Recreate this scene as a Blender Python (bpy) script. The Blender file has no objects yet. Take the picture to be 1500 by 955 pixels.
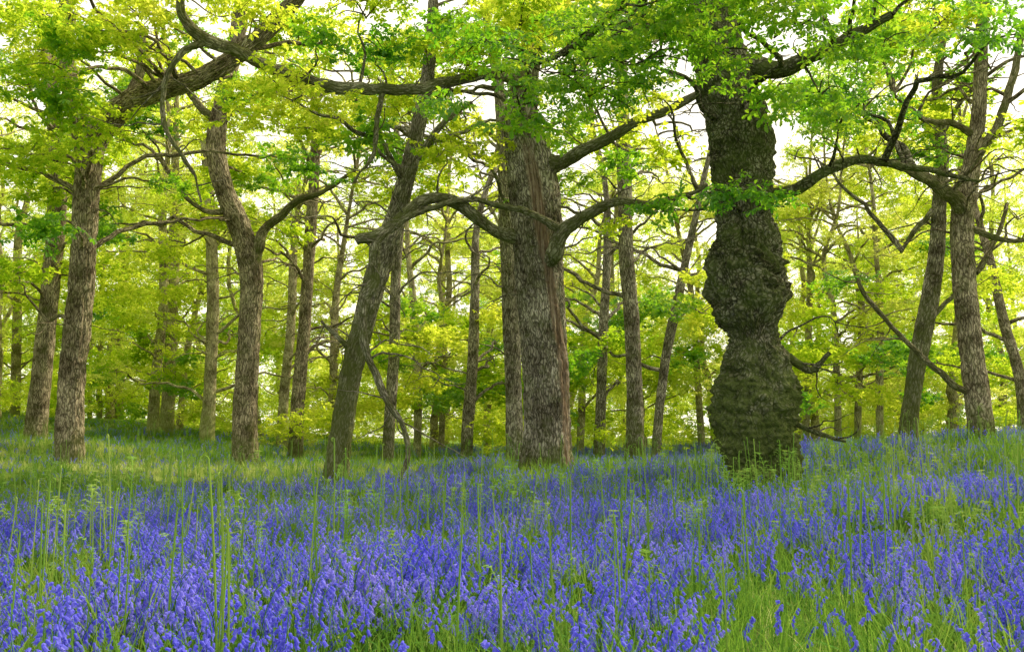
import bpy, math, random
import numpy as np
from mathutils import Vector
random.seed(7); rng=np.random.default_rng(11)
sc=bpy.context.scene
F=1458.0; EYE=1.15; HOR=640.0
TH=math.atan((HOR-477.5)/F)

def P(px,py,D):
    a=(px-750)/F; b=(477.5-py)/F
    vy=math.cos(TH)-b*math.sin(TH); vz=math.sin(TH)+b*math.cos(TH)
    k=D/vy
    return np.array([a*k,D,EYE+vz*k])

# ---------------------------------------------------------------- noise
def _h(ix,iy,iz):
    n=(ix*374761393+iy*668265263+iz*2147483647+1013904223)&0xFFFFFFFF
    n=((n^(n>>13))*1274126177)&0xFFFFFFFF
    n=((n^(n>>15))*2246822519)&0xFFFFFFFF
    return ((n^(n>>16))&0xFFFFFF)/float(0xFFFFFF)
def vnoise(p):
    p=np.asarray(p,float); i=np.floor(p).astype(np.int64); f=p-i; u=f*f*(3-2*f)
    r=0
    for dx in (0,1):
        wx=u[...,0] if dx else 1-u[...,0]
        for dy in (0,1):
            wy=u[...,1] if dy else 1-u[...,1]
            for dz in (0,1):
                wz=u[...,2] if dz else 1-u[...,2]
                r=r+wx*wy*wz*_h(i[...,0]+dx,i[...,1]+dy,i[...,2]+dz)
    return r*2-1
def fbm(p,o=3):
    s=0;a=1.0;t=0
    for k in range(o):
        s=s+a*vnoise(p*(2**k)+17.3*k); t+=a; a*=.5
    return s/t

# ---------------------------------------------------------------- ground height
ctrl=[]
def C(px,py,D): ctrl.append(P(px,py,D))
for b in [(1120,728,17),(800,697,22),(97,686,24),(55,652,30),(360,685,27),(490,712,21.3),(755,690,26),
          (22,612,55),(225,640,42),(305,655,38),(412,662,40),(432,682,32),(568,692,32),(685,703,34),
          (877,692,34),(928,690,28),(960,686,32),(1325,665,24),(1440,652,22),(1255,655,45),(1480,650,30),(150,615,55),(1330,735,14),(1470,740,10)]: C(*b)
for x in (-12,-8,-4,0,4,8,12):
    for y in (-8,0,4,8): ctrl.append(np.array([x,y,0.0]))
for x,y,z in [(-8,14,-.04),(-3,14,-0.05),(2,13,-0.03),(-14,16,.12),(-7,18,-.02),(16,14,.5),(-30,10,.6),(30,10,1.2),(-35,60,3.0),(-15,60,1.4),(0,60,-.2),(15,60,0.0),(35,60,1.2),
              (0,100,0),(40,100,1),(-40,100,3),(-60,30,3),(60,30,2),(0,-40,0),(40,-40,.5),(-40,-40,.5)]:
    ctrl.append(np.array([x,y,z]))
ctrl=np.array(ctrl)
def gz(x,y):
    x=np.asarray(x,float); y=np.asarray(y,float)
    d2=(x[...,None]-ctrl[:,0])**2+(y[...,None]-ctrl[:,1])**2
    w=1/(d2+1.2)**1.6
    z=(w*ctrl[:,2]).sum(-1)/w.sum(-1)
    q=np.stack([x*.35,y*.35,x*0+3.3],-1)
    return z+0.07*vnoise(q)+0.03*vnoise(q*3.1)

# ---------------------------------------------------------------- materials
def newmat(name):
    m=bpy.data.materials.new(name); m.use_nodes=True
    nt=m.node_tree; nt.nodes.clear()
    return m,nt,nt.nodes,nt.links
def ramp(n,stops):
    r=n.new('ShaderNodeValToRGB'); cr=r.color_ramp
    while len(cr.elements)<len(stops): cr.elements.new(.5)
    for e,(p,c) in zip(cr.elements,stops):
        e.position=p; e.color=(*c,1)
    return r
def leafmat(name,cols,tcols,tmix=.5,rough=.5,gloss=0,scale=.35):
    m,nt,n,l=newmat(name)
    oi=n.new('ShaderNodeObjectInfo'); geo=n.new('ShaderNodeNewGeometry')
    rn=n.new('ShaderNodeAttribute'); rn.attribute_name='rnd'
    no=n.new('ShaderNodeTexNoise'); no.inputs['Scale'].default_value=scale; no.inputs['Detail'].default_value=1; l.new(geo.outputs['Position'],no.inputs['Vector'])
    ad=n.new('ShaderNodeMath'); ad.operation='MULTIPLY_ADD'; ad.inputs[1].default_value=.22
    l.new(oi.outputs['Random'],ad.inputs[0])
    a2=n.new('ShaderNodeMath'); a2.operation='MULTIPLY_ADD'; a2.inputs[1].default_value=.45
    l.new(rn.outputs['Fac'],a2.inputs[0])
    mu=n.new('ShaderNodeMath'); mu.operation='MULTIPLY_ADD'; mu.inputs[1].default_value=1.2; mu.inputs[2].default_value=-.45
    l.new(no.outputs['Fac'],mu.inputs[0]); l.new(mu.outputs[0],a2.inputs[2]); l.new(a2.outputs[0],ad.inputs[2])
    r1=ramp(n,cols); r2=ramp(n,tcols)
    l.new(ad.outputs[0],r1.inputs[0]); l.new(ad.outputs[0],r2.inputs[0])
    d=n.new('ShaderNodeBsdfDiffuse'); t=n.new('ShaderNodeBsdfTranslucent')
    l.new(r1.outputs[0],d.inputs['Color']); l.new(r2.outputs[0],t.inputs['Color'])
    m1=n.new('ShaderNodeMixShader'); m1.inputs[0].default_value=tmix
    l.new(d.outputs[0],m1.inputs[1]); l.new(t.outputs[0],m1.inputs[2])
    out=m1
    if gloss:
        g=n.new('ShaderNodeBsdfGlossy'); g.inputs['Roughness'].default_value=rough; g.inputs['Color'].default_value=(.8,.85,.8,1)
        m2=n.new('ShaderNodeMixShader'); m2.inputs[0].default_value=gloss
        l.new(m1.outputs[0],m2.inputs[1]); l.new(g.outputs[0],m2.inputs[2]); out=m2
    o=n.new('ShaderNodeOutputMaterial'); l.new(out.outputs[0],o.inputs[0])
    return m
M_leaf=leafmat('oak_leaf',[(0,(.035,.14,.008)),(.5,(.10,.25,.014)),(1,(.26,.38,.022))],
                          [(0,(.13,.46,.012)),(.5,(.38,.70,.025)),(1,(.72,.84,.05))],.55,gloss=.04)
M_leafy=leafmat('oak_leaf_young',[(0,(.12,.25,.012)),(.5,(.29,.41,.022)),(1,(.51,.55,.05))],
                          [(0,(.42,.72,.025)),(.5,(.78,.91,.05)),(1,(.98,.94,.15))],.6,scale=.2)
M_leafhaze=leafmat('leaf_far_haze',[(0,(.24,.36,.035)),(.5,(.44,.52,.06)),(1,(.63,.63,.13))],
                          [(0,(.58,.82,.07)),(.5,(.87,.95,.14)),(1,(.99,.96,.30))],.6,scale=.15)  # far leaves made paler: distance haze painted into their colour
M_grass=leafmat('grass_blade',[(0,(.055,.15,.02)),(.5,(.11,.25,.03)),(1,(.26,.40,.07))],
                          [(0,(.16,.34,.03)),(.5,(.26,.46,.05)),(1,(.48,.58,.10))],.4,scale=.5)
M_sunpatch=leafmat('grass_painted_sun',[(0,(.34,.46,.10)),(.5,(.58,.64,.20)),(1,(.84,.82,.42))],
                          [(0,(.45,.62,.1)),(.5,(.64,.72,.22)),(1,(.8,.8,.36))],.3,scale=.9)  # lightened grass: sunlight on the left clearing put into the blade colour
M_fern=leafmat('bracken',[(0,(.13,.30,.04)),(.5,(.22,.40,.06)),(1,(.44,.55,.14))],
                          [(0,(.3,.5,.07)),(.5,(.42,.58,.1)),(1,(.58,.65,.2))],.3)
M_stem=leafmat('bluebell_stem',[(0,(.06,.18,.03)),(1,(.14,.30,.05))],[(0,(.12,.30,.04)),(1,(.24,.42,.08))],.25)
M_bell=leafmat('bluebell_petal',[(0,(.13,.125,.76)),(.5,(.22,.21,.88)),(1,(.46,.40,.95))],
                          [(0,(.18,.17,.9)),(.5,(.28,.27,.96)),(1,(.50,.45,.98))],.4,scale=1.2)

def barkmat(name,dark,mid,light,moss=.4,bs=1.0,st=.13,vs=26,mosscol=(.12,.145,.03,1),dist=.12):
    m,nt,n,l=newmat(name)
    at=n.new('ShaderNodeAttribute'); at.attribute_name='barkco'
    nd=n.new('ShaderNodeTexNoise'); nd.inputs['Scale'].default_value=5; nd.inputs['Detail'].default_value=3; l.new(at.outputs['Vector'],nd.inputs['Vector'])
    mx=n.new('ShaderNodeVectorMath'); mx.operation='MULTIPLY_ADD'; mx.inputs[1].default_value=(dist,dist,.3)
    l.new(nd.outputs['Color'],mx.inputs[0]); l.new(at.outputs['Vector'],mx.inputs[2])
    mp=n.new('ShaderNodeMapping'); mp.inputs['Scale'].default_value=(1,1,st); l.new(mx.outputs[0],mp.inputs['Vector'])
    vo=n.new('ShaderNodeTexVoronoi'); vo.feature='DISTANCE_TO_EDGE'; vo.inputs['Scale'].default_value=vs
    l.new(mp.outputs[0],vo.inputs['Vector'])
    vr=ramp(n,[(0,(.22,.22,.22)),(.22,(1,1,1))]); l.new(vo.outputs['Distance'],vr.inputs[0])
    mp3=n.new('ShaderNodeMapping'); mp3.inputs['Scale'].default_value=(1,1,min(1,st*2.7)); l.new(mx.outputs[0],mp3.inputs['Vector'])
    n2=n.new('ShaderNodeTexNoise'); n2.inputs['Scale'].default_value=30; n2.inputs['Detail'].default_value=6; n2.inputs['Roughness'].default_value=.75
    l.new(mp3.outputs[0],n2.inputs['Vector'])
    mm=n.new('ShaderNodeMath'); mm.operation='MULTIPLY'; l.new(vr.outputs[0],mm.inputs[0]); l.new(n2.outputs['Fac'],mm.inputs[1])
    cr=ramp(n,[(.08,dark),(.38,mid),(.66,light)]); l.new(mm.outputs[0],cr.inputs[0])
    n3=n.new('ShaderNodeTexNoise'); n3.inputs['Scale'].default_value=2.2; n3.inputs['Detail'].default_value=5; l.new(at.outputs['Vector'],n3.inputs['Vector'])
    pr=ramp(n,[(.35,(.46,.42,.36)),(.65,(1.3,1.25,1.16))]); l.new(n3.outputs['Fac'],pr.inputs[0])
    mc=n.new('ShaderNodeMix'); mc.data_type='RGBA'; mc.blend_type='MULTIPLY'; mc.inputs[0].default_value=1
    l.new(cr.outputs[0],mc.inputs[6]); l.new(pr.outputs[0],mc.inputs[7])
    n4=n.new('ShaderNodeTexNoise'); n4.inputs['Scale'].default_value=3.1; n4.inputs['Detail'].default_value=7; n4.inputs['Roughness'].default_value=.75
    geo=n.new('ShaderNodeNewGeometry'); l.new(geo.outputs['Position'],n4.inputs['Vector'])
    am=n.new('ShaderNodeAttribute'); am.attribute_name='moss'
    ma=n.new('ShaderNodeMath'); ma.operation='MULTIPLY_ADD'; ma.inputs[1].default_value=.35; l.new(am.outputs['Fac'],ma.inputs[0]); l.new(n4.outputs['Fac'],ma.inputs[2])
    mr=n.new('ShaderNodeMapRange'); mr.inputs[1].default_value=.48; mr.inputs[2].default_value=.74; mr.inputs[4].default_value=moss
    l.new(ma.outputs[0],mr.inputs[0])
    m3=n.new('ShaderNodeMix'); m3.data_type='RGBA'; l.new(mr.outputs[0],m3.inputs[0]); l.new(mc.outputs[2],m3.inputs[6]); m3.inputs[7].default_value=mosscol
    aw=n.new('ShaderNodeAttribute'); aw.attribute_name='wood'
    wn=n.new('ShaderNodeTexNoise'); wn.inputs['Scale'].default_value=30; wn.inputs['Detail'].default_value=4
    mp2=n.new('ShaderNodeMapping'); mp2.inputs['Scale'].default_value=(1,1,.05); l.new(at.outputs['Vector'],mp2.inputs['Vector']); l.new(mp2.outputs[0],wn.inputs['Vector'])
    wr=ramp(n,[(.3,(.06,.035,.02)),(.5,(.28,.19,.12)),(.7,(.50,.40,.29))]); l.new(wn.outputs['Fac'],wr.inputs[0])
    m4=n.new('ShaderNodeMix'); m4.data_type='RGBA'; l.new(aw.outputs['Fac'],m4.inputs[0]); l.new(m3.outputs[2],m4.inputs[6]); l.new(wr.outputs[0],m4.inputs[7])
    b=n.new('ShaderNodeBsdfDiffuse'); b.inputs['Roughness'].default_value=.6
    l.new(m4.outputs[2],b.inputs['Color'])
    bp=n.new('ShaderNodeBump'); bp.inputs['Strength'].default_value=.85; bp.inputs['Distance'].default_value=.03*bs
    l.new(mm.outputs[0],bp.inputs['Height']); l.new(bp.outputs[0],b.inputs['Normal'])
    o=n.new('ShaderNodeOutputMaterial'); l.new(b.outputs[0],o.inputs[0])
    return m
M_bark=barkmat('oak_bark',(.055,.048,.036),(.36,.33,.26),(.76,.72,.62),.75)
M_burl=barkmat('burl_bark',(.022,.02,.014),(.18,.17,.12),(.62,.60,.48),.85,1.8,st=.42,vs=20,mosscol=(.13,.165,.04,1),dist=.2)
M_barkw=barkmat('oak_bark_warm',(.06,.048,.033),(.39,.335,.24),(.75,.67,.53),.7)
M_barkhaze=barkmat('bark_far_haze',(.16,.14,.07),(.50,.46,.29),(.78,.74,.52),.65,mosscol=(.30,.35,.08,1))  # bark lightened for far trunks, haze painted into the colour

# ---------------------------------------------------------------- tube builder
class MB:
    def __init__(s): s.v=[];s.f=[];s.bc=[];s.ms=[];s.wd=[];s.n=0
    def tube(s,pts,rad,sides=8,step=.15,ridge=0,lump=0,flare=0,burl=None,wood=None,mossf=None,seed=0,cap=True,wig=0):
        pts=np.array(pts,float); rad=np.array(rad,float)
        pp=np.vstack([2*pts[0]-pts[1],pts,2*pts[-1]-pts[-2]])
        C=[];R=[]
        for i in range(len(pts)-1):
            p0,p1,p2,p3=pp[i:i+4]; L=np.linalg.norm(p2-p1); k=max(1,int(math.ceil(L/step)))
            t=np.arange(k)/k; t=t[:,None]
            c=.5*((2*p1)+(-p0+p2)*t+(2*p0-5*p1+4*p2-p3)*t**2+(-p0+3*p1-3*p2+p3)*t**3)
            C.append(c); tt=t[:,0]; e=tt*tt*(3-2*tt); R.append(rad[i]*(1-e)+rad[i+1]*e)
        C.append(pts[-1:]);R.append(rad[-1:])
        C=np.vstack(C);R=np.concatenate(R); n=len(C)
        if wig:
            q=C*1.3+seed*3.7
            k=np.minimum(np.arange(n)/4.0,1)[:,None]
            C=C+k*wig*np.stack([vnoise(q),vnoise(q+31),vnoise(q+77)],-1)
            q=C*4+seed; C=C+k*wig*.3*np.stack([vnoise(q),vnoise(q+31),vnoise(q+77)],-1)
        T=np.gradient(C,axis=0); T/= (np.linalg.norm(T,axis=1)[:,None]+1e-9)
        S=np.concatenate([[0],np.cumsum(np.linalg.norm(np.diff(C,axis=0),axis=1))])
        N=np.zeros((n,3)); a=np.array([1,0,0.]) if abs(T[0][0])<.9 else np.array([0,1,0.])
        N[0]=a-T[0]*a.dot(T[0]); N[0]/=np.linalg.norm(N[0])
        for i in range(1,n):
            v=N[i-1]-T[i]*N[i-1].dot(T[i]); N[i]=v/(np.linalg.norm(v)+1e-9)
        B=np.cross(T,N)
        th=np.arange(sides)/sides*2*math.pi
        ct,st=np.cos(th),np.sin(th)
        rm=max(R.mean(),.02)
        bc=np.stack([np.broadcast_to(ct*rm,(n,sides)),np.broadcast_to(st*rm,(n,sides)),np.broadcast_to(S[:,None],(n,sides))],-1)+seed*1.37
        r=np.repeat(R[:,None],sides,1)
        if flare:
            h=S[:,None]; lob=.55+.45*np.sin(th[None]*5+seed)+.3*np.sin(th[None]*3+seed*2)
            r=r*(1+flare*np.exp(-h/.45)*lob)
        if lump: r=r*(1+lump*fbm(bc*np.array([1,1,.6])*1.6,2))
        if burl is not None:
            bw=np.clip(np.interp(S,burl[0],burl[1]),0,1)[:,None]
            bz=bc*np.array([1,1,.9])
            k1=1-np.minimum(np.abs(vnoise(bz*3.3+9))*2.2,1)
            r=r+bw*(.14*fbm(bz*2.4,2)-.07*k1+.11*np.abs(vnoise(bz*6+3))+.08*np.abs(vnoise(bz*12))+.04*vnoise(bz*26)-.04)
        if ridge:
            q=bc*np.array([14,14,2.6]); q=q+.6*vnoise(bc*5)[...,None]
            rd=np.abs(vnoise(q)); rd=np.minimum(rd*2.4,1)
            r=r+ridge*(rd-.6)+ridge*.5*vnoise(bc*np.array([30,30,14]))
        V=C[:,None,:]+r[...,None]*(ct[None,:,None]*N[:,None,:]+st[None,:,None]*B[:,None,:])
        s.v.append(V.reshape(-1,3)); s.bc.append(bc.reshape(-1,3))
        mo=np.zeros((n,sides)) if mossf is None else mossf(S[:,None]+th[None]*0,V)
        s.ms.append(mo.reshape(-1))
        wd=np.zeros((n,sides)) if wood is None else wood(S[:,None]+th[None]*0,V,C)
        s.wd.append(wd.reshape(-1))
        i=np.arange(n-1)[:,None]*sides; j=np.arange(sides)[None]; j2=(j+1)%sides
        f=np.stack([i+j,i+j2,i+sides+j2,i+sides+j],-1).reshape(-1,4)+s.n
        s.f.append(f); s.n+=n*sides
        return C,R
    def obj(s,name,mat):
        v=np.vstack(s.v); f=np.vstack(s.f)
        me=bpy.data.meshes.new(name); me.vertices.add(len(v)); me.vertices.foreach_set('co',v.ravel())
        me.loops.add(f.size); me.loops.foreach_set('vertex_index',f.ravel().astype(np.int32))
        me.polygons.add(len(f)); me.polygons.foreach_set('loop_start',np.arange(len(f),dtype=np.int32)*4)
        me.polygons.foreach_set('loop_total',np.full(len(f),4,dtype=np.int32))
        me.polygons.foreach_set('use_smooth',np.ones(len(f),dtype=bool))
        a=me.attributes.new('barkco','FLOAT_VECTOR','POINT'); a.data.foreach_set('vector',np.vstack(s.bc).ravel())
        a=me.attributes.new('moss','FLOAT','POINT'); a.data.foreach_set('value',np.concatenate(s.ms))
        a=me.attributes.new('wood','FLOAT','POINT'); a.data.foreach_set('value',np.concatenate(s.wd))
        me.update(calc_edges=True); me.materials.append(mat)
        o=bpy.data.objects.new(name,me); sc.collection.objects.link(o); return o

# ---------------------------------------------------------------- instancing
def finish_mesh(name,V,Fc,mats,mi,rnd):
    me=bpy.data.meshes.new(name); me.from_pydata(V if isinstance(V,list) else V.tolist(),[],Fc)
    for m in mats: me.materials.append(m)
    if mi is not None: me.polygons.foreach_set('material_index',np.array(mi,dtype=np.int32))
    a=me.attributes.new('rnd','FLOAT','FACE'); a.data.foreach_set('value',np.array(rnd,dtype=np.float32))
    me.update(); return bpy.data.objects.new(name,me)
def merge_tile(name,proto,places,mats):
    VV=[];FF=[];MI=[];RN=[];off=0
    for k,loc,(rx,ry,rz),s in places:
        V,Fc,mi,rn=proto[k]
        cx,sx,cy,sy,cz,sz=math.cos(rx),math.sin(rx),math.cos(ry),math.sin(ry),math.cos(rz),math.sin(rz)
        Rm=np.array([[cz,-sz,0],[sz,cz,0],[0,0,1]])@np.array([[cy,0,sy],[0,1,0],[-sy,0,cy]])@np.array([[1,0,0],[0,cx,-sx],[0,sx,cx]])
        VV.append(V@Rm.T*s+np.array(loc)); FF+=[[i+off for i in f] for f in Fc]; MI+=mi; dr=random.uniform(-.2,.2); RN+=[min(1,max(0,r+dr)) for r in rn]; off+=len(V)
    return finish_mesh(name,np.vstack(VV),FF,mats,MI,RN)
def gn_group(name,coll):
    g=bpy.data.node_groups.new(name,'GeometryNodeTree')
    g.interface.new_socket('Geometry',in_out='INPUT',socket_type='NodeSocketGeometry')
    g.interface.new_socket('Geometry',in_out='OUTPUT',socket_type='NodeSocketGeometry')
    n=g.nodes; l=g.links
    gi=n.new('NodeGroupInput'); go=n.new('NodeGroupOutput')
    ci=n.new('GeometryNodeCollectionInfo'); ci.inputs['Collection'].default_value=coll
    ci.inputs['Separate Children'].default_value=True; ci.inputs['Reset Children'].default_value=True
    ip=n.new('GeometryNodeInstanceOnPoints'); ip.inputs['Pick Instance'].default_value=True
    def na(nm,t):
        a=n.new('GeometryNodeInputNamedAttribute'); a.data_type=t; a.inputs['Name'].default_value=nm
        return [o for o in a.outputs if o.enabled and o.name=='Attribute'][0]
    er=n.new('FunctionNodeEulerToRotation')
    l.new(na('rot','FLOAT_VECTOR'),er.inputs[0]); l.new(er.outputs[0],ip.inputs['Rotation'])
    l.new(na('scl','FLOAT_VECTOR'),ip.inputs['Scale']); l.new(na('idx','INT'),ip.inputs['Instance Index'])
    l.new(gi.outputs[0],ip.inputs['Points']); l.new(ci.outputs[0],ip.inputs['Instance']); l.new(ip.outputs[0],go.inputs[0])
    return g
def scatter(name,group,P_,R_,S_,idx,parent=None):
    P_=np.asarray(P_,float); n=len(P_)
    me=bpy.data.meshes.new(name); me.vertices.add(n); me.vertices.foreach_set('co',P_.ravel())
    a=me.attributes.new('rot','FLOAT_VECTOR','POINT'); a.data.foreach_set('vector',np.asarray(R_,float).ravel())
    S_=np.asarray(S_,float)
    if S_.ndim==1: S_=np.repeat(S_[:,None],3,1)
    a=me.attributes.new('scl','FLOAT_VECTOR','POINT'); a.data.foreach_set('vector',S_.ravel())
    if isinstance(idx,int): idx=rng.integers(0,idx,n)
    a=me.attributes.new('idx','INT','POINT'); a.data.foreach_set('value',np.asarray(idx).astype(np.int32))
    o=bpy.data.objects.new(name,me); sc.collection.objects.link(o)
    md=o.modifiers.new('instances','NODES'); md.node_group=group
    if parent: o.parent=parent
    return o

HALF=[(0,.02),(.14,.07),(.28,.19),(.37,.12),(.53,.27),(.61,.17),(.77,.25),(.86,.13),(1,0)]
HALFS=[(0,.02),(.32,.2),(.75,.24),(1,0)]
HALFT=[(0,.02),(.55,.26),(1,0)]
def add_leaf(V,Fc,o,d,up,L,half,fold=.25):
    d=Vector(d).normalized(); up=Vector(up); s=d.cross(up).normalized(); u=s.cross(d).normalized()
    b=len(V)
    n=len(half)
    for (x,w) in half:
        V.append(Vector(o)+L*(d*x+u*(-.25*x*x)))
    for sg in (1,-1):
        bb=len(V)
        for (x,w) in half[1:-1]:
            V.append(Vector(o)+L*(d*x+s*sg*w+u*(-.25*x*x+fold*w)))
        Fc.append([b]+[bb+i for i in range(n-2)]+[b+n-1]+[b+i for i in range(n-2,0,-1)])
def spray(half,nros,nl,rad,L,mi0=0):
    V=[];Fc=[];rn=[]
    for k in range(nros):
        a=random.uniform(0,6.28); r=rad*math.sqrt(random.random())
        c=Vector((r*math.cos(a),r*math.sin(a),random.uniform(-.12,.12)*rad*2))
        if k%2==0:
            w=.006*rad/.3; b=len(V); s=Vector((-math.sin(a),math.cos(a),0))*w
            V+= [Vector((0,0,-.03))+s,Vector((0,0,-.03))-s,c-s*.5,c+s*.5]; Fc.append([b,b+1,b+2,b+3]); rn.append(.1)
        for i in range(nl):
            aa=i/nl*6.28+random.uniform(-.4,.4); el=random.uniform(-.7,.45)
            d=Vector((math.cos(aa)*math.cos(el),math.sin(aa)*math.cos(el),math.sin(el)))
            up=Vector((random.uniform(-.5,.5),random.uniform(-.5,.5),1))
            add_leaf(V,Fc,c+d*.01,d,up,L*random.uniform(.7,1.2),half,random.uniform(.1,.5)); q=random.random(); rn+=[q,q]
    return np.array([tuple(v) for v in V]),Fc,[mi0]*len(Fc),rn
def coll(name,objs):
    c=bpy.data.collections.new(name)
    for o in objs: c.objects.link(o)
    return c
def clump_local(R,n,flat=.32):
    d=rng.normal(size=(n,3)); d/=np.linalg.norm(d,axis=1)[:,None]
    r=R*rng.random(n)**.45
    p=d*r[:,None]; p[:,2]*=flat
    p[:,2]-=.10*(p[:,0]**2+p[:,1]**2)/max(R,.1)
    return p
class Lib:
    def __init__(s,name,protos,mats,classes,dens,nvar,flat,pw=1.6):
        s.cl=classes; s.nv=nvar; obs=[]
        for ci,R in enumerate(classes):
            for v in range(nvar):
                n=max(4,int(dens*R**pw)); p=clump_local(R,n,flat)
                pl=[(random.randrange(len(protos)),tuple(q),(random.gauss(0,.35),random.gauss(0,.35),random.uniform(0,6.28)),random.uniform(.75,1.25)) for q in p]
                obs.append(merge_tile('%s_%d_%d'%(name,ci,v),protos,pl,[mats[(ci+v)%len(mats)]]))
        s.coll=coll(name,obs); s.g=gn_group('g_'+name,s.coll)
    def place(s,name,cl,parent=None,k=1.0):
        cl=np.array(cl)
        cl=carve(cl)
        if not len(cl): return
        ci=np.argmin(np.abs(cl[:,3:4]-np.array(s.cl)[None]),axis=1)
        sc_=np.clip(cl[:,3]/np.array(s.cl)[ci],.75,1.25)*k
        idx=ci*s.nv+rng.integers(0,s.nv,len(cl))
        n=len(cl); R=np.stack([rng.normal(0,.12,n),rng.normal(0,.12,n),rng.uniform(0,6.283,n)],-1)
        return scatter(name,s.g,cl[:,:3],R,sc_,idx,parent)
# sun comes through an opening in the canopy on the right, high and slightly behind
SAZ=math.radians(56); SEL=math.radians(42)
SUN=np.array([math.sin(SAZ)*math.cos(SEL),math.cos(SAZ)*math.cos(SEL),math.sin(SEL)])
shafts=[(P(130,692,25),2.8),(P(220,700,24.5),3.0),(P(310,702,24.5),3.0),(P(400,704,24),2.8),(P(120,660,31),2.6),(P(230,655,35),2.8),(P(560,705,27),1.8),
        (P(1000,705,26),1.6),(P(1250,690,24),1.6),(P(790,480,21),1.3),(P(105,500,24),1.0),(P(360,450,27),1.3),(P(1420,480,22),1.4),(P(1120,520,17),1.0)]
def carve(cl):
    keep=np.ones(len(cl),bool)
    for c,r in shafts:
        q=cl[:,:3]-c; t=q@SUN; d=np.linalg.norm(q-t[:,None]*SUN,axis=1)
        keep&=~((d<r+.7*cl[:,3])&(t>1))
    return cl[keep]
L_near=Lib('near',[spray(HALF,5,6,.26,.095) for i in range(4)],[M_leaf],(.5,.8,1.1,1.4),32,3,.34)
L_mid=Lib('mid',[spray(HALFS,6,6,.34,.11) for i in range(4)],[M_leafy,M_leaf,M_leafy,M_leafy],(.55,.85,1.15,1.45),28,4,.34)
L_far=Lib('far',[spray(HALFT,9,5,.55,.15) for i in range(4)],[M_leafhaze,M_leafy,M_leafhaze],(1.2,1.6,2.0),9,4,.42,1.3)

def limb_to(mb,base,target,r0,twigs=3,sides=5,R=1.2,tr=.01):
    base=np.array(base);target=np.array(target)
    d=target-base; L=np.linalg.norm(d)
    mid1=base+d*.35+np.array([rng.normal(0,.12*L*.5),rng.normal(0,.12*L*.5),.10*L])
    mid2=base+d*.7+np.array([rng.normal(0,.1*L*.5),rng.normal(0,.1*L*.5),.08*L])
    mb.tube([base,mid1,mid2,target],[r0,r0*.72,r0*.45,tr],sides,step=.25,wig=.22,seed=rng.random()*50)
    for k in range(twigs):
        a=rng.uniform(0,6.28); e=target+np.array([math.cos(a),math.sin(a),rng.uniform(-.4,.3)])*R*rng.uniform(.5,1)
        s=mid2*(1-(q:=rng.random()))+target*q
        m=(s+e)/2+np.array([0,0,.12])
        mb.tube([s,m,e],[r0*.3+.006,.012,.005],4,step=.3,wig=.1,seed=rng.random()*50)

trunks_xy=[]
def zmin_at(y):
    return np.interp(y,[8,16,22,26,32,38,60],[6.2,6.8,7.4,7.2,4.8,2.4,1.0])

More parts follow.
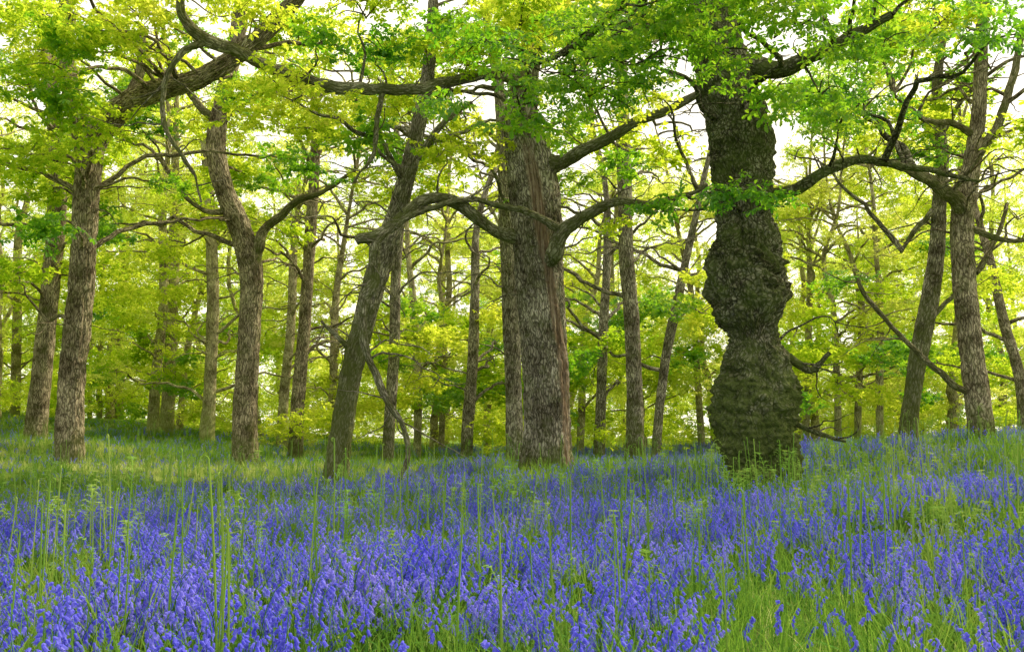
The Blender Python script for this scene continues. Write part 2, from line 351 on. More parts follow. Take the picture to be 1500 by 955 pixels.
def oak(path,extra=(),clumps=34,crownR=4.5,ztop=15,mat=M_bark,sides=56,ridge=.018,lib=None,burl=None,wood=None,
        flare=.35,manual=(),name='oak_tree',lump=.12,step=.12,zlo=None,leafscale=1.0,mossh=1.5,ext=True,mossall=0,deadtwigs=7):
    mb=MB()
    pts=[P(a,b,d) for a,b,w,d in path]; rad=[w*.5*d/F for a,b,w,d in path]
    g=float(gz(pts[0][0],pts[0][1]))
    pts[0][2]=min(pts[0][2],g)-.25
    if ext:
        d=pts[-1]-pts[-2]; d/=np.linalg.norm(d)+1e-9
        top=pts[-1].copy(); r=rad[-1]; k=0
        while top[2]<ztop-2 and k<4:
            d=d*.6+np.array([rng.normal(0,.15),rng.normal(0,.15),.5]); d/=np.linalg.norm(d)
            top=top+d*2.2; r*=.7; pts.append(top.copy()); rad.append(max(r,.03)); k+=1
    trunks_xy.append((pts[0][0],pts[0][1],rad[0]))
    mf=lambda S,V:np.clip(1-S/mossh,0,1)+mossall
    C_,R_=mb.tube(pts,rad,sides,step=step,ridge=ridge,lump=lump,flare=flare,burl=burl,wood=wood,mossf=mf,seed=rng.random()*20)
    limbs=[C_]
    for e in extra:
        ep=[P(a,b,d) for a,b,w,d in e]; er=[w*.5*d/F for a,b,w,d in e]
        c,_=mb.tube(ep,er,22,step=.07,ridge=ridge*.6,lump=.22,wig=.07,seed=rng.random()*20,mossf=lambda S,V:S*0+.4)
        limbs.append(c)
        for k in range(int(len(c)*.07*1.5)+2):
            i=rng.integers(len(c)//5,len(c)); b=c[i]; a=rng.uniform(0,6.28)
            L=rng.uniform(.5,1.6)
            t=b+L*np.array([math.cos(a),math.sin(a),rng.uniform(-.7,.5)])
            m=(b+t)/2+rng.normal(0,.1,3)
            mb.tube([b,m,t],[.018,.011,.004],5,step=.12,wig=.14,seed=rng.random()*50)
    for k in range(deadtwigs):
        i=rng.integers(len(C_)//4,len(C_)); b=C_[i]; a=rng.uniform(0,6.28); L=rng.uniform(1.0,2.8)
        t=b+L*np.array([math.cos(a),math.sin(a),rng.uniform(-.35,.35)]); m=(b+t)/2+np.array([0,0,.25])
        c,_=mb.tube([b,m,t],[.032,.018,.006],5,step=.15,wig=.22,seed=rng.random()*50)
        for q in range(3):
            bb=c[rng.integers(len(c)//3,len(c))]; tt=bb+rng.normal(0,.4,3); mb.tube([bb,(bb+tt)/2+rng.normal(0,.06,3),tt],[.011,.008,.004],4,step=.15,wig=.08,seed=rng.random()*50)
    allc=np.vstack(limbs)
    L=[]
    hi=C_[C_[:,2]>2.5]
    if len(hi)==0: hi=C_
    k=0;tries=0
    while k<clumps and tries<clumps*20:
        tries+=1
        zz=rng.uniform(3,ztop); ax=hi[np.argmin(abs(hi[:,2]-zz*.9))]
        a=rng.uniform(0,6.28); rr=crownR*math.sqrt(rng.uniform(.04,1))*math.sqrt(max(.15,1-((zz-ztop*.5)/(ztop*.6))**2))
        c=np.array([ax[0]+rr*math.cos(a),ax[1]+rr*math.sin(a),zz])
        zl=zmin_at(c[1]) if zlo is None else zlo
        if c[2]<zl or c[1]<9: continue
        k+=1
        R=rng.uniform(.7,1.5)
        cand=allc[allc[:,2]<c[2]-rr*.15]
        cand=cand[cand[:,2]>2.2] if (cand[:,2]>2.2).any() else cand
        if len(cand)==0: cand=allc
        dd=np.linalg.norm(cand-c,axis=1)+rng.random(len(cand))*.8
        b=cand[np.argmin(dd)]
        limb_to(mb,b,c,min(.075,.02+.014*np.linalg.norm(c-b)),R=R)
        L.append((*c,R))
    for (px,py,D,R) in manual:
        c=P(px,py,D)
        cand=allc[allc[:,2]>2.2]; b=cand[np.argmin(np.linalg.norm(cand-c,axis=1)*1.0+ (cand[:,2]>c[2]+1)*1.5)]
        limb_to(mb,b,c,min(.06,.02+.011*np.linalg.norm(c-b)),R=R,twigs=4)
        L.append((*c,R))
    o=mb.obj(name,mat)
    if L: (lib or L_mid).place('foliage',L,o,leafscale)
    return o

# burl oak
bp=[(1122,740,100,17),(1120,700,88,17),(1110,640,116,17),(1108,585,124,17),(1108,540,106,17),(1104,490,72,17),(1098,450,104,17),(1092,405,124,17),
    (1094,360,100,17),(1090,315,76,17),(1086,260,86,17),(1082,190,92,17),(1065,120,88,17),(1050,60,76,17),(1040,-20,70,17),(1035,-120,62,17)]
oak(bp,extra=[[(1128,285,16,17),(1170,276,17,16.8),(1210,247,15,16.6),(1255,232,13,16.6),(1320,240,10,16.6),(1400,262,6,16.8),(1435,270,4,17)],
              [(1090,95,34,17),(1150,100,24,16.6),(1230,60,18,16),(1310,20,12,15.6)],
              [(1150,520,14,17),(1185,540,12,16.8),(1215,515,6,16.6)],
              [(1040,60,30,17),(960,40,22,16),(870,60,14,15),(800,90,8,14)],
              [(1150,600,10,17),(1190,630,8,16.6),(1240,645,4,16.4)]],
    clumps=16,crownR=5,ztop=10.5,mat=M_burl,sides=300,ridge=.022,step=.025,lump=.06,lib=L_near,
    burl=([0,.3,1.0,2.2,2.8,3.1,3.5,4.6,5.0,5.8,7.5,9],[.5,.7,1,1,.7,.5,1,1,.7,.55,.45,.35]),
    manual=[(870,40,14,1.0),(800,110,14,1.0),(930,100,14,1.0),(980,50,14,.9),(760,170,14.5,.6),(870,150,14.5,.8),(1080,275,14.5,.5),(1050,290,15,.45),
            (1130,290,15,.4),(1060,90,14,.7),(1130,140,14.5,.6),(1150,40,14,.9),(1230,180,15,.8),(1260,80,15,.9),(700,60,14,.8),(640,150,14.5,.5),
            (1010,-10,13,1),(1220,-10,14,1),(970,300,15,.5),(1200,150,16,.6)],
    mossh=3,mossall=.3,deadtwigs=3)
# central oak
def wood(S,V,C):
    dx=(V[...,0]-C[:,None,0]); rr=np.linalg.norm((V-C[:,None,:])[...,:2],axis=-1)+1e-6
    fr=(V[...,1]-C[:,None,1])/rr; sx=dx/rr
    z=V[...,2]
    n=vnoise(V*np.array([2,2,.7]))*.25
    cen=np.interp(z,[0,3,5,7.5],[.84,.72,.30,.0])
    w=np.clip(1-np.abs(sx-cen-n*.5)/np.interp(z,[0,3,6,8],[.18,.28,.28,.40]),0,1)*(fr<.2)
    return np.clip(w*2.0,0,.85)*np.clip((8-z),0,1)
oak([(800,700,78,22),(802,620,66,22),(797,500,68,22),(790,400,72,22),(784,300,74,22),(774,230,66,22),(764,185,50,22),(772,110,34,22),(790,10,26,22),(800,-80,20,22)],
    extra=[[(800,390,16,21.7),(812,368,26,21.2),(825,337,20,21),(862,314,16,20.8),(905,297,14,20.6),(960,297,11,20.3),(1005,290,8,20),(1035,272,5,19.8)],
           [(825,337,16,21),(780,312,10,20.9),(735,300,8,20.8),(700,290,8,20.6),(650,297,8,20.2),(600,318,9,20),(560,345,10,19.8),(546,370,15,19.7),(548,410,16,19.6),(532,445,15,19.6),(530,490,13,19.6),(548,540,11,19.6),(566,585,10,19.6),(590,625,8,19.6),(594,665,7,19.6),(588,705,5,19.6)],
           [(770,350,22,22.2),(740,342,20,21.6),(705,325,18,21),(668,298,18,20.6),(640,292,18,20.4),(612,300,19,20.2),(575,326,18,19.9),(545,345,18,19.7),(522,350,16,19.6),(518,350,2,19.6)],
           [(800,240,34,22),(830,235,22,21.6),(870,213,18,21),(930,182,15,20.5),(1000,152,12,20),(1060,120,8,19.6)],
           [(770,120,26,22),(735,112,18,21),(700,112,16,20),(650,124,16,19.6),(580,132,17,19.2),(500,128,18,18.8),(420,108,18,18.5),(355,80,18,18.2),(300,60,18,18),(270,30,13,17.8),(262,-10,10,17.6)],
           [(300,62,12,18),(262,85,9,18),(244,115,8,18),(240,165,7,18),(262,222,6,18),(285,262,4,18),(292,300,3,18)],
           [(560,132,10,19.1),(550,175,7,19),(545,220,6,19),(520,270,4,19)]],
    clumps=14,crownR=5,ztop=11.5,sides=260,ridge=.035,step=.035,wood=wood,lump=.07,
    manual=[(560,70,19,.8),(470,60,18,.6),(380,20,18,.8),(700,80,19,.9),(620,60,19,.8),(300,-15,17,.8),(540,0,18,1),(920,240,21,.6),(840,120,20,.8),(990,220,20,.7),(640,220,20,.5),(900,330,20.4,.4)],mossh=1.2,deadtwigs=4)
oak([(756,690,26,26),(752,560,24,26),(746,420,24,26),(744,330,26,26),(738,230,20,26),(730,120,16,26)],clumps=15,sides=40,ztop=13)
# left pair
oak([(100,688,42,24),(106,560,36,24),(119,410,36,24),(128,270,36,24),(140,200,38,24),(190,150,36,23.5),(240,130,32,23),(300,112,28,22.5),(380,55,26,22),(440,-10,24,21.5),(480,-80,20,21)],
    extra=[[(130,240,30,24),(118,180,26,24),(100,120,24,24),(95,40,22,24),(100,-60,18,24)],
           [(160,190,24,24),(175,165,20,24.3),(205,110,14,24.5),(210,40,12,24.6)],
           [(112,480,8,24),(90,460,5,23.7),(70,470,3,23.5)]],
    clumps=22,crownR=5.5,ztop=12.5,mat=M_barkw,sides=150,step=.06,ridge=.03,flare=.25,
    manual=[(40,120,20,1.2),(100,60,20,1.2),(30,220,20,1.1),(170,60,20,1.1),(40,20,19,1.3),(220,20,20,1.1),(60,330,21,.9),(20,400,22,.8),(250,270,23,.5)])
oak([(50,655,32,30),(62,540,28,30),(76,400,26,30),(84,300,26,30),(80,180,22,30),(66,80,18,30)],clumps=20,mat=M_barkw,zlo=5,flare=.2,ztop=14)
# forked oak
oak([(361,688,40,27),(359,600,34,27),(366,480,32,27),(368,400,34,27),(352,335,34,27),(326,270,28,27),(316,210,28,27),(328,140,24,27),(348,50,22,27),(360,-40,18,27)],
    extra=[[(368,400,26,27),(378,365,18,27),(392,330,13,27),(430,300,11,26.6),(470,280,8,26.4),(520,250,5,26)],
           [(340,305,12,27),(310,310,8,26.7),(275,290,6,26.5),(245,250,4,26.5)],
           [(322,180,14,27),(285,150,11,27),(250,90,9,27),(235,30,7,27)]],
    clumps=18,crownR=5,mat=M_barkw,sides=110,step=.07,ridge=.025,flare=.25,ztop=13.5)
# leaning oak
oak([(487,718,40,21.3),(500,640,32,21.3),(512,560,30,21.3),(528,490,32,21.3),(545,425,34,21.3),(568,355,34,21.3),(585,300,26,21.3),(605,220,22,21.3),(622,140,20,21.3),(632,60,18,21.3),(636,-30,14,21.3)],
    extra=[[(520,520,10,21.3),(500,500,7,21.1),(470,470,4,21)],[(600,240,12,21.3),(640,190,9,21.3),(690,150,6,21.3)]],
    clumps=10,crownR=4,sides=120,step=.06,ridge=.024,mossh=6,mossall=.1,ztop=11.5)
# right-hand pair
oak([(1442,656,34,22),(1432,580,34,22),(1422,500,32,22),(1412,400,32,22),(1410,320,32,22),(1422,250,26,22),(1432,180,22,22),(1436,110,18,22),(1438,40,16,22),(1446,-40,14,22)],
    extra=[[(1412,310,26,22),(1390,288,22,21.6),(1360,268,18,21.3),(1325,250,14,21),(1290,238,11,20.8),(1250,228,8,20.5)],
           [(1418,575,10,22),(1385,552,9,21.7),(1340,515,8,21.5),(1300,470,7,21.2),(1270,430,6,21),(1258,405,4,21)],
           [(1415,335,10,22),(1450,345,9,21.8),(1500,350,7,21.5),(1560,340,5,21.5)],
           [(1424,240,16,22),(1460,190,13,22),(1480,120,12,22),(1500,40,10,22)],
           [(1430,400,9,22),(1455,360,7,22.3),(1475,300,5,22.5)],
           [(1428,200,12,22),(1400,180,9,21.8),(1350,170,7,21.4),(1310,140,5,21)]],
    clumps=14,crownR=4.5,ztop=11.5,mat=M_barkw,sides=110,step=.07,ridge=.022,
    manual=[(1300,210,20,.7),(1360,120,20,.8),(1460,100,20,.9),(1300,40,20,.9),(1480,230,20,.7),(1400,20,20,.9),(1280,280,20.5,.5)])
oak([(1326,668,28,24),(1334,600,24,24),(1345,520,26,24),(1362,440,26,24),(1372,370,22,24),(1376,300,20,24),(1380,230,18,24),(1372,130,14,24)],
    extra=[[(1355,470,8,24),(1400,430,6,24),(1440,380,4,24)],[(1376,300,10,24),(1345,330,7,24),(1320,370,4,24)]],clumps=10,mossh=5,mossall=.1,sides=80,ztop=12)
for path in [
 [(22,616,14,55),(25,480,13,55),(27,350,12,55)],
 [(224,645,18,42),(228,560,15,42),(240,430,13,42),(238,300,12,42)],
 [(243,640,20,44),(250,520,18,44),(254,400,16,44),(256,280,14,44)],
 [(302,658,22,38),(308,560,18,38),(312,440,18,38),(308,320,16,38),(300,200,14,38)],
 [(412,665,16,40),(416,580,14,40),(426,480,13,40),(430,380,12,40)],
 [(432,684,24,32),(436,600,20,32),(446,480,18,32),(455,340,17,32),(462,220,14,32)],
 [(566,694,20,32),(572,600,17,32),(578,500,17,32),(580,400,14,32),(590,280,12,32)],
 [(610,700,12,40),(612,580,12,40),(606,450,11,40)],
 [(686,706,22,34),(684,640,18,34),(692,540,16,34),(696,420,14,34)],
 [(876,694,18,34),(880,600,15,34),(884,480,14,34),(890,360,12,34)],
 [(928,694,28,28),(930,600,24,28),(926,480,22,28),(918,380,22,28),(915,280,22,28),(914,190,17,28),(910,80,14,28)],
 [(958,690,14,32),(966,600,13,32),(976,520,14,32),(986,470,15,32),(1005,380,12,32)],
 [(1255,660,10,45),(1258,560,10,45),(1262,450,9,45)],
 [(1290,655,12,42),(1288,580,11,42),(1290,450,10,42)],
 [(1228,660,10,44),(1226,560,10,44),(1220,450,9,44)],
 [(174,618,12,55),(176,520,11,55),(178,400,10,55)],
 [(146,616,8,55),(146,540,8,55),(150,430,7,55)],
 [(848,690,12,44),(852,600,11,44),(856,480,10,44)],
 [(712,696,11,48),(714,600,11,48),(718,480,10,48)],
 [(645,700,9,45),(648,600,9,45),(652,480,8,45)],
 [(486,680,12,42),(488,560,12,42),(492,440,10,42)],
 [(1180,670,10,46),(1182,560,10,46),(1186,420,9,46)],
 [(1502,660,18,34),(1495,560,16,34),(1470,470,14,34),(1450,380,12,34)],
 [(1030,680,10,46),(1022,560,10,46),(1014,440,9,46)],
 ]:
    D=path[0][3]; far=D>36
    oak(path,clumps=26 if far else 16,crownR=4.4,ztop=14.5 if D<40 else 18,sides=30,ridge=.015,step=.2,mat=M_barkhaze if far else random.choice([M_bark,M_barkw]),flare=.2,mossh=2.5,
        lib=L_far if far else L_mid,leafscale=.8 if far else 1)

# ---------------------------------------------------------------- distant wood
mb=MB(); LF=[]
pos=[]
tries=0
while len(pos)<72 and tries<8000:
    tries+=1
    x=rng.uniform(-60,48); y=rng.uniform(4,80)
    inview=abs(x)<.53*y+4
    if inview and y<47: continue
    if (not inview) and y<10: continue
    if not inview and (x>0 or rng.random()<.6): continue
    if all((x-a)**2+(y-b)**2>24 for a,b in pos): pos.append((x,y))
for x,y in pos:
    g=float(gz(x,y)); h=rng.uniform(12,18); r=rng.uniform(.13,.26); le=rng.normal(0,.9,2)
    pts=[[x,y,g-.2],[x+le[0]*.3,y+le[1]*.3,g+h*.25],[x+le[0]*.9,y,g+h*.5],[x+le[0]*.8,y+le[1],g+h*.75],[x+le[0]*1.4,y+le[1],g+h]]
    C_,R_=mb.tube(pts,[r*1.1,r*.9,r*.75,r*.5,.05],12,step=.6,lump=.2,seed=rng.random()*30,wig=.15)
    for k in range(30):
        zz=g+h*rng.uniform(.08 if y>46 else .3,1.04)**1.25; a=rng.uniform(0,6.28); rr=4.4*math.sqrt(rng.uniform(.05,1))
        c=np.array([x+rr*math.cos(a),y+rr*math.sin(a),zz])
        b=C_[np.argmin(abs(C_[:,2]-max(g+2,zz-rr*.4)))]
        if k%3==0: limb_to(mb,b,c,.045,twigs=1,sides=4,R=1.5)
        LF.append((*c,rng.uniform(1.1,2.1)))
dt=mb.obj('distant_trees',M_barkhaze)
L_far.place('foliage',LF,dt)
LP=[]
while len(LP)<560:
    x=rng.uniform(-55,55); y=rng.uniform(40,84)
    if y<45 and abs(x)>14: continue
    z=float(gz(x,y)); R=rng.uniform(1.1,2.2); hh=rng.uniform(.2,6.5)
    LP.append((x,y,z+hh,R))
L_far.place('understory_shrubs',LP,None,.9)
LP=[]
for k in range(180):
    y=rng.uniform(30,46); x=rng.uniform(-.5*y,.5*y)
    z=float(gz(x,y)); LP.append((x,y,z+rng.uniform(1.2,6.5),rng.uniform(.6,1.5)))
L_mid.place('sapling_leaves',LP,None)
LP=[]
for k in range(170):
    y=rng.uniform(38,50); x=rng.uniform(-.5*y,.5*y)
    z=float(gz(x,y)); LP.append((x,y,z+rng.uniform(5,13),rng.uniform(1.1,2.0)))
L_far.place('sapling_leaves',LP,None,.8)

# ---------------------------------------------------------------- ground
u=np.linspace(-1,1,241); gx=np.sinh(u*4.6)/np.sinh(4.6)*700; gy=np.sinh(u*4.6)/np.sinh(4.6)*700+14
X,Y=np.meshgrid(gx,gy); Z=gz(X,Y)
V=np.stack([X,Y,Z],-1).reshape(-1,3); n=241
i=np.arange(n-1)[:,None]*n; j=np.arange(n-1)[None]
f=np.stack([i+j,i+j+1,i+n+j+1,i+n+j],-1).reshape(-1,4)
me=bpy.data.meshes.new('woodland_ground'); me.from_pydata(V.tolist(),[],f.tolist()); me.polygons.foreach_set('use_smooth',np.ones(len(f),bool))
m,nt,nn,l=newmat('woodland_floor')
geo=nn.new('ShaderNodeNewGeometry')
t1=nn.new('ShaderNodeTexNoise'); t1.inputs['Scale'].default_value=1.2; t1.inputs['Detail'].default_value=8; t1.inputs['Roughness'].default_value=.7; l.new(geo.outputs['Position'],t1.inputs['Vector'])
t2=nn.new('ShaderNodeTexNoise'); t2.inputs['Scale'].default_value=22; t2.inputs['Detail'].default_value=6; l.new(geo.outputs['Position'],t2.inputs['Vector'])
r1=ramp(nn,[(.3,(.10,.10,.04)),(.5,(.12,.20,.04)),(.7,(.24,.32,.08))]); l.new(t1.outputs['Fac'],r1.inputs[0])
r2=ramp(nn,[(.35,(.5,.5,.5)),(.65,(1.3,1.3,1.2))]); l.new(t2.outputs['Fac'],r2.inputs[0])
mc=nn.new('ShaderNodeMix'); mc.data_type='RGBA'; mc.blend_type='MULTIPLY'; mc.inputs[0].default_value=1
l.new(r1.outputs[0],mc.inputs[6]); l.new(r2.outputs[0],mc.inputs[7])
b=nn.new('ShaderNodeBsdfDiffuse'); l.new(mc.outputs[2],b.inputs['Color'])
bu=nn.new('ShaderNodeBump'); bu.inputs['Distance'].default_value=.05; l.new(t2.outputs['Fac'],bu.inputs['Height']); l.new(bu.outputs[0],b.inputs['Normal'])
o=nn.new('ShaderNodeOutputMaterial'); l.new(b.outputs[0],o.inputs[0])
me.materials.append(m); sc.collection.objects.link(bpy.data.objects.new('woodland_ground',me))

# ---------------------------------------------------------------- plants
def ribbon(V,Fc,mi,pts,ws,side,m=0):
    b=len(V)
    for p,w in zip(pts,ws):
        V.append(Vector(p)+side*w); V.append(Vector(p)-side*w)
    for k in range(len(pts)-1):
        Fc.append([b+2*k,b+2*k+1,b+2*k+3,b+2*k+2]); mi.append(m)
def stalk(V,Fc,mi,pts,r,m=0,sides=4,taper=.5):
    b=len(V); n=len(pts)
    for k,p in enumerate(pts):
        rr=r*(1-(1-taper)*k/(n-1))
        for s in range(sides):
            a=s/sides*6.283; V.append(Vector(p)+Vector((math.cos(a)*rr,math.sin(a)*rr,0)))
    for k in range(n-1):
        for s in range(sides):
            s2=(s+1)%sides; Fc.append([b+k*sides+s,b+k*sides+s2,b+(k+1)*sides+s2,b+(k+1)*sides+s]); mi.append(m)
def bell(V,Fc,mi,o,d,L,R,m=1,lod=0):
    d=Vector(d).normalized(); a=d.orthogonal().normalized(); c=d.cross(a)
    if lod:
        b=len(V)
        for (t,r) in ((0,.4),(1,1.45)):
            for s in range(3):
                an=s/3*6.283; V.append(Vector(o)+d*L*t+(a*math.cos(an)+c*math.sin(an))*R*r)
        for s in range(3):
            s2=(s+1)%3; Fc.append([b+s,b+s2,b+3+s2,b+3+s]); mi.append(m)
        return
    prof=[(0,.25),(.2,.8),(.7,.85),(1.0,1.7)]
    b=len(V); S=6
    for (t,r) in prof:
        for s in range(S):
            an=s/S*6.283; rr=R*r
            V.append(Vector(o)+d*L*t+(a*math.cos(an)+c*math.sin(an))*rr)
    for k in range(3):
        for s in range(S):
            s2=(s+1)%S
            if k==2:
                mid=len(V); V.append((V[b+k*S+s]+V[b+k*S+s2])*.5*.2+ (V[b+(k+1)*S+s]+V[b+(k+1)*S+s2])*.5*.8)
                Fc.append([b+k*S+s,b+k*S+s2,mid]); mi.append(m)
            else: Fc.append([b+k*S+s,b+k*S+s2,b+(k+1)*S+s2,b+(k+1)*S+s]); mi.append(m)
def fin(V,Fc,mi,rn=None):
    return np.array([tuple(v) for v in V]),Fc,mi,(rn or [random.uniform(.2,.8)]*len(Fc))
def bluebell(lod=0):
    V=[];Fc=[];mi=[]
    H=random.uniform(.24,.47); a=random.uniform(0,6.28); D=Vector((math.cos(a),math.sin(a),0)); pts=[]
    for k in range(8):
        t=k/7; z=H*(t if t<.75 else .75+(t-.75)*(1.0-1.6*(t-.75)))
        pts.append(Vector((0,0,z))+D*(.02*t+.09*max(0,t-.6)**1.3*2.2))
    stalk(V,Fc,mi,pts if not lod else pts[::3]+pts[-1:],.0034,0,3,.6)
    nb=random.randint(8,13) if not lod else random.randint(5,8)
    for i in range(nb):
        t=.58+.42*i/(nb-1); q=t*7; k=min(6,int(q)); p=pts[k].lerp(pts[k+1],q-k)
        off=D*random.uniform(.2,1)+Vector((-D.y,D.x,0))*random.uniform(-1,1)
        sc_=(1-.35*(t-.58)/.42)*(1.4 if lod else 1.35)
        d=off*.6+Vector((0,0,-.8 if t<.95 else -.3))
        bell(V,Fc,mi,p+off*.012+Vector((0,0,.004)),d,.024*sc_,.0070*sc_,lod=lod)
    for j in range(2 if not lod else 1):
        a=random.uniform(0,6.28); D=Vector((math.cos(a),math.sin(a),0)); L=random.uniform(.2,.34)
        pts=[D*L*(t**1.6)*.75+Vector((0,0,L*(t-.45*t*t*t))) for t in (0,.3,.6,.85,1)]
        ribbon(V,Fc,mi,pts,[.005,.008,.008,.005,.0005],Vector((-D.y,D.x,0)),0)
    return fin(V,Fc,mi)
def blades(nb,H,m=2,wide=1):
    V=[];Fc=[];mi=[];rn=[]
    for k in range(nb):
        r=.08*math.sqrt(random.random()); a=random.uniform(0,6.28); x,y=r*math.cos(a),r*math.sin(a)
        a=random.uniform(0,6.28); D=Vector((math.cos(a),math.sin(a),0)); L=H*random.uniform(.5,1.1); be=random.uniform(.15,.7)
        pts=[Vector((x,y,0))+D*L*be*t**1.8+Vector((0,0,L*(t-be*.35*t*t*t))) for t in (0,.35,.7,1)]
        w=random.uniform(.0016,.0034)*wide; ribbon(V,Fc,mi,pts,[w,w,w*.7,.0003],Vector((-D.y,D.x,0)),m); q=random.random(); rn+=[q]*3
    return fin(V,Fc,mi,rn)
MATS3=[M_stem,M_bell,M_grass,M_sunpatch]
def three(name,lod,counts,size,wide=1,nv=4):
    obs=[]
    pb=[bluebell(lod) for i in range(14)]; pg=[blades(9,h,2,wide) for h in (.26,.30,.35,.40,.46,.52)]+[blades(10,h,3,wide) for h in (.18,.22,.26,.32,.24,.2)]; pr=pb+pg
    for c,(nb,ng,nsunp) in enumerate(counts):
        for v in range(nv):
            pl=[]
            for k in range(nb):
                for _ in range(20):
                    x,y=random.uniform(-1,1)*size/2,random.uniform(-1,1)*size/2
                    if random.random()<.35+1.5*float(vnoise(np.array([x*4+v*9.,y*4,c*3.+v]))): break
                pl.append((random.randrange(14),(x,y,random.uniform(-.03,0)),(random.gauss(0,.1),random.gauss(0,.1),random.uniform(0,6.28)),random.uniform(.8,1.15)))
            for k in range(ng+nsunp):
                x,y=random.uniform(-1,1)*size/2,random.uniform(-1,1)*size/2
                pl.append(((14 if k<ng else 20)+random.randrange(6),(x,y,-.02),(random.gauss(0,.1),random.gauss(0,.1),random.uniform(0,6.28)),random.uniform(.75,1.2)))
            obs.append(merge_tile('%s_%d_%d'%(name,c,v),pr,pl,MATS3))
    return gn_group('g_'+name,coll(name,obs))
G_n=three('meadow_near',0,[(60,30,2),(36,38,3),(12,48,6)],.8)
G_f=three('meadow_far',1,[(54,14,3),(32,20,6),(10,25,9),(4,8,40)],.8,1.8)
def tiles(y0,y1,step,far=0):
    A=[]
    y=y0
    while y<y1:
        w=.62*y+2.5; x=-w
        while x<w: A.append((x+rng.normal(0,.12),y+rng.normal(0,.12))); x+=step
        y+=step
    A=np.array(A); q=np.stack([A[:,0]*.5,A[:,1]*.33,A[:,0]*0+5],-1)
    nz=fbm(q,3)+rng.normal(0,.18,len(A))
    x,y=A[:,0],A[:,1]
    left=np.clip((y-18)/4,0,1)*np.clip((-x-1)/3,0,1)
    edge=np.clip((x-3.5)/3,0,1)*np.clip((13-np.abs(y-13))/8,0,1)*.20
    v=nz-.5*left-edge-.10*np.clip((y-9)/8,0,1)
    c=np.where(v>-.01,0,np.where(v>-.26,1,2))
    s=rng.uniform(.85,1.15,len(A))
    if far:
        sunpatch=np.exp(-(((x+8)/6.0)**2+((y-25.2)/4.2)**2))*2.0+.5*left*(y>28)  # where the painted sun patch replaces the ordinary tiles
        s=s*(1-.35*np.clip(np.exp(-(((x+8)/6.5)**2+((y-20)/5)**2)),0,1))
        c=np.where(sunpatch+nz*.9>.66,3,c)
    ok=np.ones(len(A),bool)
    for (a,b,r) in trunks_xy: ok&=((x-a)**2+(y-b)**2)>(r*.7)**2
    A=A[ok];c=c[ok];s=s[ok]; idx=c*4+rng.integers(0,4,len(A)); n=len(A)
    r=np.stack([np.zeros(n),np.zeros(n),rng.uniform(0,6.283,n)],-1)
    return np.column_stack([A,gz(A[:,0],A[:,1])-.01]),r,s,idx
a=tiles(1.6,12,.74); scatter('bluebells',G_n,*a)
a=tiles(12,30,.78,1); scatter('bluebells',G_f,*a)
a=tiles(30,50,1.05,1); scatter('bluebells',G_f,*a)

def frond(V,Fc,mi,pts,wmax,t0=.35):
    n=len(pts)
    for k in range(1,n):
        t=k/(n-1)
        if t<t0: continue
        d=(pts[k]-pts[k-1]).normalized(); s=d.cross(Vector((0,0,1)))
        if s.length<.1: s=Vector((1,0,0))
        s.normalize(); w=wmax*math.sin(math.pi*min(1,(1-t)*.85+.12))
        for sg in (1,-1):
            tip=pts[k]+s*sg*w+d*w*.35-Vector((0,0,w*.2)); b0=pts[k]
            m=(tip-b0)
            for q in range(5):
                c=b0+m*(q/5); pw=w*.26*(1-q/6); e=d*pw
                b=len(V); V+= [c-m*.02,c+m*.09+e,c+m*.2]; Fc.append([b,b+1,b+2]); mi.append(0)
                b=len(V); V+= [c-m*.02,c+m*.09-e,c+m*.2]; Fc.append([b,b+1,b+2]); mi.append(0)
def bracken_obj(name,kind,H):
    V=[];Fc=[];mi=[]
    a=random.uniform(0,6.28); D=Vector((math.cos(a),math.sin(a),0)); le=random.uniform(0,.08)
    pts=[Vector((0,0,0))+D*H*le*(t/8)**2+Vector((0,0,H*t/8)) for t in range(9)]
    top=pts[-1]
    if kind==0:
        for k in range(9):
            an=k/8*5.2; r=.022*(1-k/11); pts.append(top+D*(.022-r*math.cos(an))+Vector((0,0,r*math.sin(an)+.006)))
        stalk(V,Fc,mi,pts,.0055,0,5,.6)
    else:
        big=kind
        stalk(V,Fc,mi,pts,.0052,0,5,.5)
        for j in range(6):
            z=top-Vector((0,0,.04*(j//2)*big)); s=Vector((-D.y,D.x,0))*(1 if j%2 else -1)
            L=(.05+.025*(j//2))*big; ap=[z+s*L*t+Vector((0,0,.5*L*math.sin(t*2.6)))+D*.02*t for t in (0,.25,.5,.75,1)]
            stalk(V,Fc,mi,ap,.0024,0,3,.5); frond(V,Fc,mi,ap,.022*big,.2)
        ap=[top+D*.10*t*big+Vector((0,0,.08*big*math.sin(t*2.8))) for t in (0,.2,.4,.6,.8,1)]
        stalk(V,Fc,mi,ap,.0028,0,3,.5); frond(V,Fc,mi,ap,.03*big,.1)
    v,f_,m_,r_=fin(V,Fc,mi)
    return finish_mesh(name,v,f_,[M_fern],m_,r_)
BK=[(0,.75),(0,.9),(1,.85),(1,.65),(0,.7),(0,1.0),(1.3,.75),(1.4,.55),(1,.5),(0,.8)]
c_br=coll('bracken_stems',[bracken_obj('br%d'%i,k,h) for i,(k,h) in enumerate(BK)])
G_br=gn_group('g_br',c_br)
def brf(base):
    A=[]
    for y0,y1,d in base:
        w=.62*y1+3; nn_=int(2*w*(y1-y0)*d)
        x=rng.uniform(-w,w,nn_); y=rng.uniform(y0,y1,nn_)
        q=np.stack([x*.3,y*.25,x*0+9],-1); k=rng.random(len(x))<np.clip(.5+1.0*fbm(q,2)+.25*(x>2),.18,1)
        A.append(np.stack([x[k],y[k]],-1))
    A=np.vstack(A); return np.column_stack([A,gz(A[:,0],A[:,1])-.01])
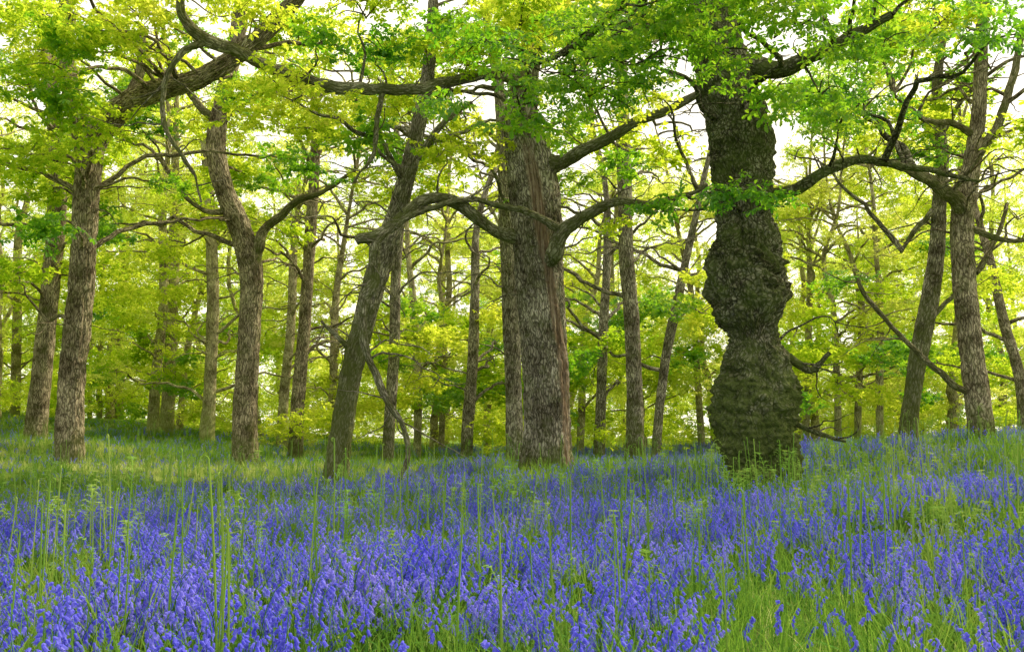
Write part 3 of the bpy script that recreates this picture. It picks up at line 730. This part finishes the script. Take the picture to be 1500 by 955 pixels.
B=brf([(4.0,7,7),(7,13,8.5),(13,22,5),(22,34,1)])
scatter('bracken',G_br,B,np.stack([rng.normal(0,.045,len(B)),rng.normal(0,.045,len(B)),rng.uniform(0,6.28,len(B))],-1),rng.uniform(.78,1.12,len(B)),len(BK))

# ---------------------------------------------------------------- light: hazy sky, brighter towards the sun side
w=bpy.data.worlds.new('World'); sc.world=w; w.use_nodes=True; nt=w.node_tree; nt.nodes.clear()
N=nt.nodes.new; Lk=nt.links.new
sk=N('ShaderNodeTexSky'); sk.sky_type='NISHITA'; sk.sun_disc=False; sk.sun_elevation=SEL; sk.sun_rotation=SAZ
sk.dust_density=3.0; sk.air_density=1.0; sk.ozone_density=.6
tc=N('ShaderNodeTexCoord'); cn=N('ShaderNodeTexNoise'); cn.inputs['Scale'].default_value=3; cn.inputs['Detail'].default_value=5
Lk(tc.outputs['Generated'],cn.inputs['Vector'])
mr=N('ShaderNodeMapRange'); mr.inputs[1].default_value=.3; mr.inputs[2].default_value=.6; mr.inputs[3].default_value=.6; mr.inputs[4].default_value=.95
Lk(cn.outputs['Fac'],mr.inputs[0])
nm=N('ShaderNodeVectorMath'); nm.operation='NORMALIZE'; Lk(tc.outputs['Generated'],nm.inputs[0])
dp=N('ShaderNodeVectorMath'); dp.operation='DOT_PRODUCT'; Lk(nm.outputs[0],dp.inputs[0])
hv=Vector((SUN[0],SUN[1]+.35,SUN[2]*.8)).normalized(); dp.inputs[1].default_value=tuple(hv)
hr=N('ShaderNodeValToRGB'); hr.color_ramp.elements[0].position=.15; hr.color_ramp.elements[0].color=(.40,.42,.42,1)
hr.color_ramp.elements[1].position=1.0; hr.color_ramp.elements[1].color=(1,.92,.74,1)
sh=N('ShaderNodeMath'); sh.operation='MULTIPLY_ADD'; sh.inputs[1].default_value=.5; sh.inputs[2].default_value=.5; Lk(dp.outputs['Value'],sh.inputs[0]); Lk(sh.outputs[0],hr.inputs[0])
ms=N('ShaderNodeVectorMath'); ms.operation='SCALE'; ms.inputs['Scale'].default_value=14.5; Lk(hr.outputs[0],ms.inputs[0])
mxw=N('ShaderNodeMix'); mxw.data_type='RGBA'; Lk(mr.outputs[0],mxw.inputs[0]); Lk(sk.outputs[0],mxw.inputs[6]); Lk(ms.outputs[0],mxw.inputs[7])
bg=N('ShaderNodeBackground'); bg.inputs[1].default_value=.15
ou=N('ShaderNodeOutputWorld'); Lk(mxw.outputs[2],bg.inputs[0]); Lk(bg.outputs[0],ou.inputs[0])
sl=bpy.data.lights.new('sun','SUN'); sl.energy=5; sl.angle=math.radians(.6); sl.color=(1,.88,.66)
so=bpy.data.objects.new('sun',sl); so.rotation_euler=Vector(SUN).to_track_quat('Z','Y').to_euler(); so.location=(20,30,30); sc.collection.objects.link(so)
cam=bpy.data.cameras.new('camera'); cam.lens=35; cam.sensor_width=36; cam.clip_end=3000; cam.clip_start=.05
co=bpy.data.objects.new('camera',cam); co.location=(0,0,EYE); co.rotation_euler=(math.pi/2+TH,0,0); sc.collection.objects.link(co); sc.camera=co
sc.view_settings.view_transform='Standard'; sc.view_settings.look='None'; sc.view_settings.exposure=0
